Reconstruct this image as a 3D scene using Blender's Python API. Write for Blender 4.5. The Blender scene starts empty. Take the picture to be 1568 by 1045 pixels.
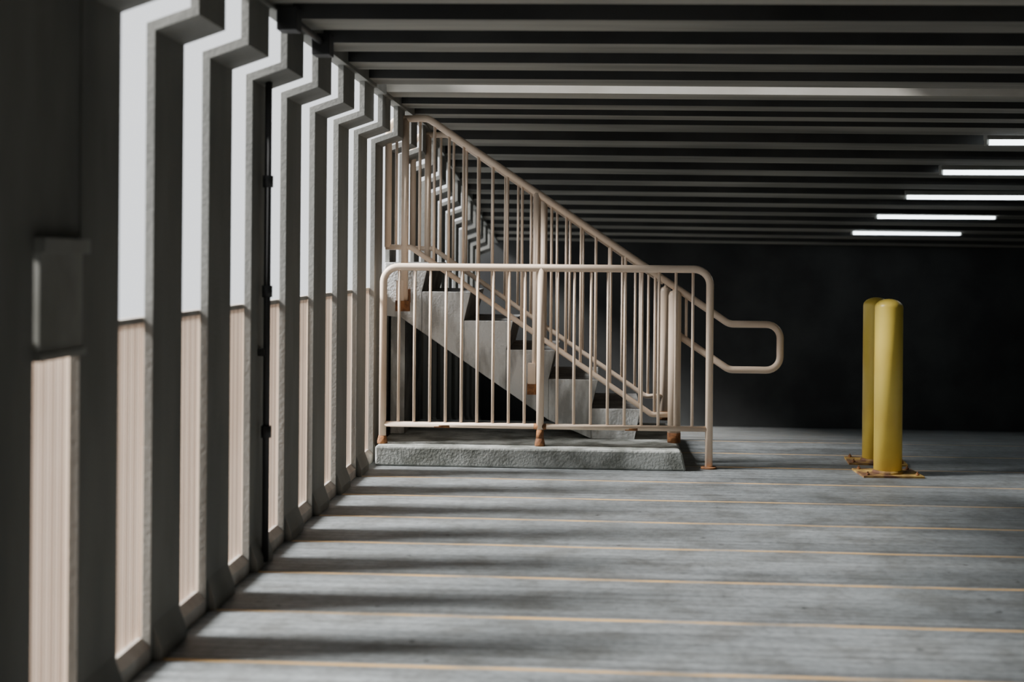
import bpy, bmesh, math, random
from mathutils import Vector, Matrix
random.seed(4)
S=bpy.context.scene
# ---------------------------------------------------------------- materials
def nmat(name, base, rough=.7, dark=None, scale=4, detail=8, metallic=0, bump=.0, streak=None, contrast=(.35,.65)):
    m=bpy.data.materials.new(name); m.use_nodes=True
    nt=m.node_tree; N=nt.nodes; L=nt.links
    b=N['Principled BSDF']; b.inputs['Roughness'].default_value=rough; b.inputs['Metallic'].default_value=metallic
    tc=N.new('ShaderNodeTexCoord'); mp=N.new('ShaderNodeMapping'); L.new(tc.outputs['Object'],mp.inputs[0])
    if streak: mp.inputs['Scale'].default_value=streak
    no=N.new('ShaderNodeTexNoise'); no.inputs['Scale'].default_value=scale; no.inputs['Detail'].default_value=detail
    L.new(mp.outputs[0],no.inputs['Vector'])
    cr=N.new('ShaderNodeValToRGB'); cr.color_ramp.elements[0].position=contrast[0]; cr.color_ramp.elements[1].position=contrast[1]
    d=dark or tuple(c*.7 for c in base)
    cr.color_ramp.elements[0].color=(*d,1); cr.color_ramp.elements[1].color=(*base,1)
    L.new(no.outputs['Fac'],cr.inputs[0]); L.new(cr.outputs[0],b.inputs['Base Color'])
    if bump:
        n2=N.new('ShaderNodeTexNoise'); n2.inputs['Scale'].default_value=60; n2.inputs['Detail'].default_value=6
        L.new(tc.outputs['Object'],n2.inputs['Vector'])
        bp=N.new('ShaderNodeBump'); bp.inputs['Strength'].default_value=bump; bp.inputs['Distance'].default_value=.01
        L.new(n2.outputs['Fac'],bp.inputs['Height']); L.new(bp.outputs[0],b.inputs['Normal'])
    return m
M_fin=nmat('fin_concrete',(.27,.265,.24),.8,(.17,.17,.155),3,streak=(1,1,.3),bump=.2)
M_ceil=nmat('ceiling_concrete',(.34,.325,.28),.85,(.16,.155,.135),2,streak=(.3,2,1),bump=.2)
M_void=nmat('ceiling_void_shade',(.06,.06,.056),.9,(.035,.035,.033),2)  # rib sides and slab: shade of the recesses painted in as near-black
M_dark=nmat('dark_wall_paint',(.05,.052,.05),.8,(.025,.025,.025),1.5,bump=.2)
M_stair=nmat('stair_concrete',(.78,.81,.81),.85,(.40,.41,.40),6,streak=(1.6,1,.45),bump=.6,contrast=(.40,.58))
M_tread=nmat('dark_tread_concrete',(.16,.16,.15),.9,(.07,.07,.07),6,bump=.5)  # darker concrete for tread tops and riser faces
M_curb=nmat('curb_concrete',(.42,.44,.42),.85,(.17,.18,.16),6,bump=.6,contrast=(.38,.6))
M_rail=nmat('cream_rail_paint',(.88,.71,.56),.38,(.78,.61,.46),3)
M_rust=nmat('rust',(.36,.16,.06),.9,(.14,.06,.025),25,bump=.6)
M_yel=nmat('yellow_bollard_paint',(.95,.72,.13),.35,(.88,.63,.10),4,contrast=(.3,.55))
M_yrust=nmat('rusty_yellow_plate',(.50,.33,.08),.8,(.13,.06,.03),9,contrast=(.42,.62),bump=.4)
M_screen=nmat('beige_screen_paint',(.88,.73,.60),.6,(.81,.65,.52),2)
M_screen2=nmat('beige_screen_paint_darker',(.66,.52,.42),.6,(.58,.44,.34),2)  # darker beige for slats at intervals, so the ribs read
M_sill=nmat('sill_paint',(.52,.49,.44),.7,(.33,.28,.24),8)
M_pipe=nmat('dark_conduit',(.035,.035,.035),.5,(.02,.02,.02),5)
M_box=nmat('grey_box_metal',(.36,.36,.33),.6,(.24,.24,.21),4)
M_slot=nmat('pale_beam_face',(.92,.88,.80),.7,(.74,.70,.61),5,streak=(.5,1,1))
def emis(name,c,s):
    m=bpy.data.materials.new(name); m.use_nodes=True; nt=m.node_tree
    e=nt.nodes.new('ShaderNodeEmission'); e.inputs[0].default_value=(*c,1); e.inputs[1].default_value=s
    nt.links.new(e.outputs[0],nt.nodes['Material Output'].inputs[0]); return m
M_tube=emis('fluorescent_tube_glow',(.86,.95,1.0),7)
# floor
def floor_mat():
    m=bpy.data.materials.new('striped_concrete_deck'); m.use_nodes=True
    nt=m.node_tree; N=nt.nodes; L=nt.links; b=N['Principled BSDF']
    tc=N.new('ShaderNodeTexCoord'); sp=N.new('ShaderNodeSeparateXYZ'); L.new(tc.outputs['Object'],sp.inputs[0])
    def M(op,a,bv=None,clamp=False):
        n=N.new('ShaderNodeMath'); n.operation=op; n.use_clamp=clamp
        for i,v in enumerate((a,bv)):
            if v is None: continue
            if isinstance(v,(int,float)): n.inputs[i].default_value=v
            else: L.new(v,n.inputs[i])
        return n.outputs[0]
    def noise(scale,sc=(1,1,1),det=8):
        mp=N.new('ShaderNodeMapping'); mp.inputs['Scale'].default_value=sc; L.new(tc.outputs['Object'],mp.inputs[0])
        n=N.new('ShaderNodeTexNoise'); n.inputs['Scale'].default_value=scale; n.inputs['Detail'].default_value=det
        L.new(mp.outputs[0],n.inputs['Vector']); return n.outputs['Fac']
    def ramp(f,p0,p1,c0,c1):
        r=N.new('ShaderNodeValToRGB'); e=r.color_ramp.elements; e[0].position=p0; e[1].position=p1
        e[0].color=(*c0,1); e[1].color=(*c1,1); L.new(f,r.inputs[0]); return r.outputs[0]
    def mix(f,a,bb,t='MIX'):
        n=N.new('ShaderNodeMix'); n.data_type='RGBA'; n.blend_type=t
        if isinstance(f,(int,float)): n.inputs[0].default_value=f
        else: L.new(f,n.inputs[0])
        for i,v in ((6,a),(7,bb)):
            if isinstance(v,tuple): n.inputs[i].default_value=(*v,1)
            else: L.new(v,n.inputs[i])
        return n.outputs[2]
    base=ramp(noise(1.3,(.5,1.5,1)),.3,.7,(.145,.160,.166),(.240,.260,.266))
    streaks=ramp(noise(5,(.15,5,1),5),.35,.65,(.70,.70,.70),(1.14,1.14,1.14))
    base=mix(.9,base,streaks,'MULTIPLY')
    blot=ramp(noise(4.5,(1,1,1),10),.36,.55,(.68,.66,.63),(1.05,1.05,1.05))
    base=mix(.85,base,blot,'MULTIPLY')
    fine=ramp(noise(28,(1,1,1),8),.35,.6,(.76,.76,.76),(1.08,1.08,1.08))
    base=mix(.9,base,fine,'MULTIPLY')
    spots=ramp(noise(14,(1,1,1),2),.25,.28,(.3,.3,.3),(1,1,1))
    base=mix(.8,base,spots,'MULTIPLY')
    wob=M('MULTIPLY',M('SUBTRACT',noise(1.2,(1,.2,1),2),.5),.02)
    y=M('ADD',sp.outputs['Y'],wob)
    def line(off,per,hw):
        f=M('FRACT',M('DIVIDE',M('ADD',y,-off+60*per),per))
        d=M('MULTIPLY',M('MINIMUM',f,M('SUBTRACT',1.0,f)),per)
        return M('SUBTRACT',1.0,M('DIVIDE',M('SUBTRACT',d,hw*.5),hw*.5),True)
    brk=ramp(noise(9,(.4,3,1),8),.36,.58,(.2,.2,.2),(.95,.95,.95))
    bw=N.new('ShaderNodeRGBToBW'); L.new(brk,bw.inputs[0])
    yl=M('MULTIPLY',line(4.80,.6,.018),bw.outputs[0])
    base=mix(yl,base,(.62,.39,.15))
    dl=M('MULTIPLY',line(4.842,.6,.010),.6)
    base=mix(dl,base,(.05,.05,.05))
    L.new(base,b.inputs['Base Color']); 
    rr=N.new('ShaderNodeMapRange'); rr.inputs[3].default_value=.42; rr.inputs[4].default_value=.7
    L.new(noise(3),rr.inputs[0]); L.new(rr.outputs[0],b.inputs['Roughness'])
    bp=N.new('ShaderNodeBump'); bp.inputs['Strength'].default_value=.25; bp.inputs['Distance'].default_value=.01
    L.new(noise(80),bp.inputs['Height']); L.new(bp.outputs[0],b.inputs['Normal'])
    return m
M_floor=floor_mat()

# ---------------------------------------------------------------- mesh helpers
class B:
    def __init__(s,name,mats): s.bm=bmesh.new(); s.name=name; s.mats=mats
    def poly(s,vs,faces,mi=0,smooth=False):
        V=[s.bm.verts.new(v) for v in vs]
        for f in faces:
            try:
                F=s.bm.faces.new([V[i] for i in f]); F.material_index=mi; F.smooth=smooth
            except ValueError: pass
    def box(s,x0,x1,y0,y1,z0,z1,mi=0,zf=None):
        vs=[(x,y,z) for z in (z0,z1) for x,y in ((x0,y0),(x1,y0),(x1,y1),(x0,y1))]
        if zf: vs=[(x,y,z+zf(x,y)) for x,y,z in vs]
        s.poly(vs,[(3,2,1,0),(4,5,6,7),(0,1,5,4),(1,2,6,5),(2,3,7,6),(3,0,4,7)],mi)
    def prism_y(s,prof,y0,y1,mi=0,zf=None):
        n=len(prof)
        vs=[(x,y0,z) for x,z in prof]+[(x,y1,z) for x,z in prof]
        if zf: vs=[(x,y,z+zf(x,y)) for x,y,z in vs]
        s.poly(vs,[tuple(range(n)),tuple(range(2*n-1,n-1,-1))]+[(i,i+n,(i+1)%n+n,(i+1)%n) for i in range(n)],mi)
    def tube(s,pts,r,mi=0,seg=12):
        P=[Vector(p) for p in pts]; n=len(P)
        T=[]
        for i in range(n):
            t=Vector((0,0,0))
            if i>0: t+=(P[i]-P[i-1]).normalized()
            if i<n-1: t+=(P[i+1]-P[i]).normalized()
            T.append(t.normalized())
        up=Vector((0,1,0)) if abs(T[0].y)<.9 else Vector((1,0,0))
        u=T[0].cross(up).normalized(); rings=[]
        for i in range(n):
            u=(u-T[i]*u.dot(T[i])).normalized(); v=T[i].cross(u)
            rr=r if not isinstance(r,(list,tuple)) else r[i]
            rings.append([s.bm.verts.new(P[i]+(u*math.cos(2*math.pi*k/seg)+v*math.sin(2*math.pi*k/seg))*rr) for k in range(seg)])
        for i in range(n-1):
            for k in range(seg):
                F=s.bm.faces.new((rings[i][k],rings[i][(k+1)%seg],rings[i+1][(k+1)%seg],rings[i+1][k])); F.smooth=True; F.material_index=mi
        F=s.bm.faces.new(rings[0][::-1]);F.material_index=mi
        F=s.bm.faces.new(rings[-1]);F.material_index=mi
    def done(s,bevel=0,parent=None,loc=(0,0,0)):
        bmesh.ops.recalc_face_normals(s.bm,faces=s.bm.faces[:])
        me=bpy.data.meshes.new(s.name); s.bm.to_mesh(me); s.bm.free()
        for m in s.mats: me.materials.append(m)
        o=bpy.data.objects.new(s.name,me); S.collection.objects.link(o); o.location=loc
        if bevel:
            md=o.modifiers.new('bevel','BEVEL'); md.width=bevel; md.segments=2; md.limit_method='ANGLE'; md.angle_limit=math.radians(40)
        if parent: o.parent=parent
        return o
def fillet(pts,r,n=7):
    P=[Vector(p) for p in pts]; out=[P[0]]
    for i in range(1,len(P)-1):
        a=(P[i-1]-P[i]); b=(P[i+1]-P[i]); la=a.length; lb=b.length
        a.normalize(); b.normalize(); ang=a.angle(b)
        if ang>math.radians(178): out.append(P[i]); continue
        t=min(r/math.tan(ang/2),la*.49,lb*.49)
        p0=P[i]+a*t; p1=P[i]+b*t; rr=t*math.tan(ang/2)
        c=P[i]+(a+b).normalized()*(rr/math.sin(ang/2))
        v0=p0-c; v1=p1-c; tot=v0.angle(v1); ax=v0.cross(v1).normalized()
        for k in range(n+1):
            out.append(c+Matrix.Rotation(tot*k/n,3,ax)@v0)
    out.append(P[-1]); return out

# ---------------------------------------------------------------- dims
RS=9.6; SL=.113
def drop(x,y): return -SL*max(0,y-RS)
def cdrop(x,y): return drop(x,y)-.008*x
PER=.6; GAP=.30; S0=3.86
YB=16.6; YF=-4.6; XR=9.5
Kmin=-14; Kmax=21

# floor
b=B('floor',[M_floor])
vs=[(-.25,YF,0),(XR,YF,0),(XR,RS,0),(-.25,RS,0),(XR,YB+.2,drop(0,YB+.2)),(-.25,YB+.2,drop(0,YB+.2))]
vs+= [(x,y,z-.25) for x,y,z in vs]
b.poly(vs,[(0,1,2,3),(3,2,4,5),(6,9,8,7),(9,11,10,8),(0,6,7,1),(1,7,8,2),(2,8,10,4),(4,10,11,5),(5,11,9,3),(3,9,6,0)])
b.done()

# left wall: cranked fins, sill, header
b=B('wall_left',[M_fin,M_sill,M_screen,M_box,M_dark,M_screen2])
prof=[(0,0),(0,2.06),(.145,2.11),(.145,2.36),(.115,2.36),(.115,2.135),(-.03,2.085),(-.03,0)]
for k in range(Kmin,Kmax):
    y1=S0+PER*k; y0=y1-(PER-GAP)
    if y1>YB: break
    b.prism_y(prof,y0,y1,0,drop)
    b.prism_y([(0,0),(.03,0),(.03,.04),(0,.12)],y0+.02,y1-.02,0,drop)
    b.prism_y([(.0,0),(.0,.05),(-.03,.08),(-.09,.08),(-.09,0)],y1,y1+GAP,1,drop)
    b.prism_y([(-.034,1.105),(-.034,1.125),(-.065,1.125),(-.065,1.105)],y1-.05,y1+GAP+.05,1,drop)
for (a,c) in ((YF,RS),(RS,YB)):
    b.prism_y([(.10,2.30),(.165,2.30),(.165,2.70),(.10,2.70)],a,c,0,drop)
# fine ribbed screen behind the fins, up to the stair; solid spandrel beyond it
SE=8.42; yy=-3.0; i=0
while yy<SE:
    b.box(-.060,-.040,yy,yy+.003,.07,1.11,5 if i%3==0 else 2,drop); yy+=.021; i+=1
for (a,c) in ((SE,RS),(RS,YB)):
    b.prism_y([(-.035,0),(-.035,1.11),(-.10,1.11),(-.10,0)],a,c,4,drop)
# blanked-off opening close to the camera
b.box(-.028,-.004,3.26,3.56,1.36,2.06,0)
b.box(-.028,.10,2.66,3.56,2.06,2.33,0)
b.box(-.030,.012,3.27,3.55,1.06,1.36,3)
b.box(-.028,.03,3.26,3.56,1.33,1.37,3)
b.box(-.028,.02,3.26,3.56,1.05,1.07,3)
b.box(-.028,-.004,2.66,2.96,.08,2.06,0)
b.done(.003)

# back/right/front walls
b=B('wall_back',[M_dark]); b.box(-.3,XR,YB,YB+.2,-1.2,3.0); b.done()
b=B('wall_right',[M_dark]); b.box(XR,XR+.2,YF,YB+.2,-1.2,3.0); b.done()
b=B('wall_front',[M_dark]); b.box(-.3,XR,YF-.2,YF,-.25,3.0); b.done()

# ceiling: ribs + slab with daylight slot
b=B('ceiling',[M_ceil,M_void,M_slot])
CZ=2.32
kslot=6
for k in range(Kmin,Kmax+1):
    y1=S0+PER*k; y0=y1-(PER-GAP)
    if y1>YB-.1: break
    if y0<YF: continue
    x0,x1=.165,XR
    vs=[]
    for x in (x0,x1):
        for (y,z) in ((y0+.02,CZ),(y1-.02,CZ),(y1+.0,CZ+.30),(y0-.0,CZ+.30)):
            vs.append((x,y,z+cdrop(x,y)))
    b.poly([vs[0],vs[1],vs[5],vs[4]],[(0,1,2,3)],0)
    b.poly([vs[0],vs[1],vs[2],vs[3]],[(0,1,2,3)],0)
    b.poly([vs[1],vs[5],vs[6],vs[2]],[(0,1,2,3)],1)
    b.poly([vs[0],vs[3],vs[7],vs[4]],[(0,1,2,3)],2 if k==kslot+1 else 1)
ys0=S0+PER*kslot; ys1=ys0+GAP
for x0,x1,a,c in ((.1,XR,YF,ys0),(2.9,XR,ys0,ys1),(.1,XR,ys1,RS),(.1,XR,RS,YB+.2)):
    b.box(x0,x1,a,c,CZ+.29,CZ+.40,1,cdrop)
b.done()

# ---------------------------------------------------------------- curb + stairs
b=B('concrete_curb',[M_curb])
b.prism_y([(.04,0),(2.0,0),(1.975,.11),(1.96,.125),(.04,.125)],8.2,RS,0)
o=b.done(.012)

RUN=.285; RISE=.192
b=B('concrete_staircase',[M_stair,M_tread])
noses=[.594+RUN*i for i in range(-1,5)]
zt=[1.288-RISE*i for i in range(6)]
uz=lambda x:max(.125,.60-.674*(x-.594))
x0=.01
YS0,YS1=8.70,9.70
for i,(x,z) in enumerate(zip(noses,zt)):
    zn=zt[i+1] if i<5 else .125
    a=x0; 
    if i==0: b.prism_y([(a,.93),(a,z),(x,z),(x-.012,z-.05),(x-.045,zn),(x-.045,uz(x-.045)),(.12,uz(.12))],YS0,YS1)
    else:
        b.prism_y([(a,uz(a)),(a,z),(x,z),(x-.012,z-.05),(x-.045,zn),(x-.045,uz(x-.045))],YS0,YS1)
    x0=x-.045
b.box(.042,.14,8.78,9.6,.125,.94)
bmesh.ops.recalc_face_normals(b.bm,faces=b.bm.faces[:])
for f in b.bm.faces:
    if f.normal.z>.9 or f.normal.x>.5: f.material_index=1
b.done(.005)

# ---------------------------------------------------------------- guardrail on curb
b=B('guardrail',[M_rail,M_rust])
Y=8.33; X0,XM,X1=.065,1.079,2.15; ZT=1.262; ZB=.25
b.tube(fillet([(X0,Y,.125),(X0,Y,ZT),(X1,Y,ZT),(X1,Y,.0)],.10),.024)
b.tube([(XM,Y,.125),(XM,Y,ZT)],.024)
b.tube([(X0,Y,ZB),(X1,Y,ZB)],.018)
for a,c in ((X0,XM),(XM,X1)):
    n=10
    for i in range(1,n):
        x=a+(c-a)*i/n
        b.tube([(x,Y,ZB),(x,Y,ZT)],.0095,seg=8)
for x in (X0,XM):
    b.tube([(x,Y,.125),(x,Y,.14),(x,Y,.175)],[.034,.033,.0255],1)
b.tube([(X1,Y,.0),(X1,Y,.012)],.05,1)
b.tube([(XM-.04,Y,ZB-.001),(XM+.04,Y,ZB-.001)],.0195,1)
b.tube([(XM,Y,.17),(XM,Y,.23)],.0247,1)
for xa,xb in ((.40,.50),(1.62,1.70)): b.tube([(xa,Y,ZB-.002),(xb,Y,ZB-.002)],[.017,.0185],1)
b.done()

# ---------------------------------------------------------------- stair railing (near + far side)
def rail(b,Y,loop,side):
    zr=lambda x:2.245-.674*(x-.31)
    zl=lambda x:1.42-.68*(x-.158)
    top=[(.045,Y,1.39),(.045,Y,2.245),(.31,Y,2.245)]
    if loop:
        top+=[(2.30,Y,zr(2.30)),(2.63,Y,zr(2.30)),(2.63,Y,.605),(2.30,Y,.605),(1.93,Y,.605+.674*.37)]
    else:
        top+=[(1.93,Y,zr(1.93))]
    b.tube(fillet(top,.09),.023)
    b.tube(fillet([(.03,Y,1.39),(.2,Y,1.39),(1.80,Y,zl(1.80)),(1.93,Y,zl(1.80))],.05),.018)
    for x,z0 in ((.158,1.0),(1.036,.46)):
        b.tube([(x,Y,z0),(x,Y,zr(max(x,.31)))],.025)
        b.box(x-.045,x+.03,min(Y,Y+side*.085),max(Y,Y+side*.085),z0+.02,z0+.11,1)
        b.box(x-.05,x-.0,Y-.03,Y+.03,z0-.0,z0+.17,0)
        b.box(x-.055,x+.035,Y-.032,Y+.032,z0-.035,z0+.035,1)
    b.tube([(1.945,Y-.02*side,.126),(1.945,Y-.02*side,1.085),(1.945,Y-.02*side,1.11),(1.945,Y-.02*side,1.122)],[.042,.042,.034,.015],seg=20)
    b.tube([(1.945,Y-.02*side,.126),(1.945,Y-.02*side,.19)],.0435,1,20)
    b.tube([(1.945,Y,1.10),(1.945,Y,zr(1.945))],.012)
    x=.158+.0976
    while x<1.9:
        if abs(x-1.036)>.03:
            zt_=zr(max(x,.31)); zb=zl(min(x,1.80)); b.tube([(x,Y,zb),(x,Y,zt_)],.0095,seg=8)
        x+=.0976
    b.tube([(.10,Y,1.39),(.10,Y,2.245)],.0095,seg=8)
    if loop:
        for x in (2.02,):
            b.tube([(x,Y,.605+.674*(2.30-x)),(x,Y,zr(x))],.0095,seg=8)
b=B('stair_railing',[M_rail,M_rust])
rail(b,8.61,True,1)
rail(b,9.76,False,-1)
b.done()

# ---------------------------------------------------------------- bollards
def bollard(x,y,r,h,rot):
    e=B('bollard',[M_yel,M_yrust,M_rust])
    rr=[r]*2; zz=[.012,h-.055]
    for k in range(1,8):
        a=k/7*math.pi/2; rr.append(max(r*math.cos(a),.002)); zz.append(h-.055+.055*math.sin(a))
    e.tube([(0,0,z) for z in zz],rr,0,36)
    e.tube([(0,0,.010),(0,0,.03)],[r+.014,r+.002],1,36)
    w=.185
    e.box(-w,w,-w*.8,w*.8,0,.012,1)
    for sx in (-1,1):
        for sy in (-1,1):
            e.tube([(sx*w*.82,sy*w*.6,.01),(sx*w*.82,sy*w*.6,.025)],.011,2,6)
            e.tube([(sx*w*.82,sy*w*.6,.025),(sx*w*.82,sy*w*.6,.034)],.005,2,8)
    o=e.done(0,loc=(x,y,0)); o.rotation_euler=(0,0,rot)
bollard(3.245,8.24,.086,1.09,.05)
bollard(3.270,8.72,.086,1.085,-.08)

# ---------------------------------------------------------------- fluorescent lights
for (yy,zz) in ((10.0,2.22),(11.3,2.08),(12.6,1.93),(13.9,1.785),(15.2,1.64)):
    e=B('fluorescent_light',[M_box,M_tube])
    e.box(-.62,.62,-.05,.05,.018,.06,0)
    e.box(-.62,-.60,-.03,.03,-.022,.02,0); e.box(.60,.62,-.03,.03,-.022,.02,0)
    for ty in (-.025,.025):
        e.tube([(-.6,ty,-.002),(.6,ty,-.002)],.018,1,10)
    for sx in (-.4,.4):
        e.tube([(sx,0,.058),(sx,0,.30)],.006,0,6)
    e.done(0,loc=(4.95,yy,zz))

# ---------------------------------------------------------------- conduit & boxes
b=B('conduit_pipe',[M_pipe])
cy=5.50
b.tube([(.032,cy,.02),(.032,cy,2.07)],.015)
for z in (.55,1.15,1.62): b.tube([(.032,cy,z),(.032,cy,z+.05)],.023)
b.box(.002,.03,cy-.03,cy+.03,.9,.93)
b.done()
b=B('junction_box',[M_pipe])
b.box(.17,.25,5.07,5.17,2.22,2.315)
b.tube([(.21,5.12,2.28),(.21,5.75,2.28)],.015)
b.box(.17,.25,5.7,5.80,2.22,2.315)
b.done(.004)

# ---------------------------------------------------------------- light
w=bpy.data.worlds.new('overcast_sky'); S.world=w; w.use_nodes=True
bg=w.node_tree.nodes['Background']; bg.inputs[0].default_value=(.94,.97,1.0,1); bg.inputs[1].default_value=1.55
sd=bpy.data.lights.new('sun','SUN'); sd.energy=20; sd.angle=math.radians(16); sd.color=(1,.98,.96)
so=bpy.data.objects.new('sun',sd); S.collection.objects.link(so)
el=math.radians(38); az=math.radians(7); d=Vector((math.cos(el)*math.cos(az),math.cos(el)*math.sin(az),-math.sin(el)))
so.rotation_euler=d.to_track_quat('-Z','Y').to_euler(); so.location=(-6,5,5)

# ---------------------------------------------------------------- camera
cd=bpy.data.cameras.new('camera'); co=bpy.data.objects.new('camera',cd); S.collection.objects.link(co); S.camera=co
cd.sensor_width=36; cd.lens=45.9; cd.shift_y=-.082
yaw=math.radians(3.8); roll=.008
R=Matrix.Rotation(yaw,4,'Z')@Matrix.Rotation(math.radians(90),4,'X')@Matrix.Rotation(roll,4,'Z')
co.matrix_world=Matrix.Translation((1.445,0,1.33))@R
cd.dof.use_dof=True; cd.dof.focus_distance=8.4; cd.dof.aperture_fstop=1.8
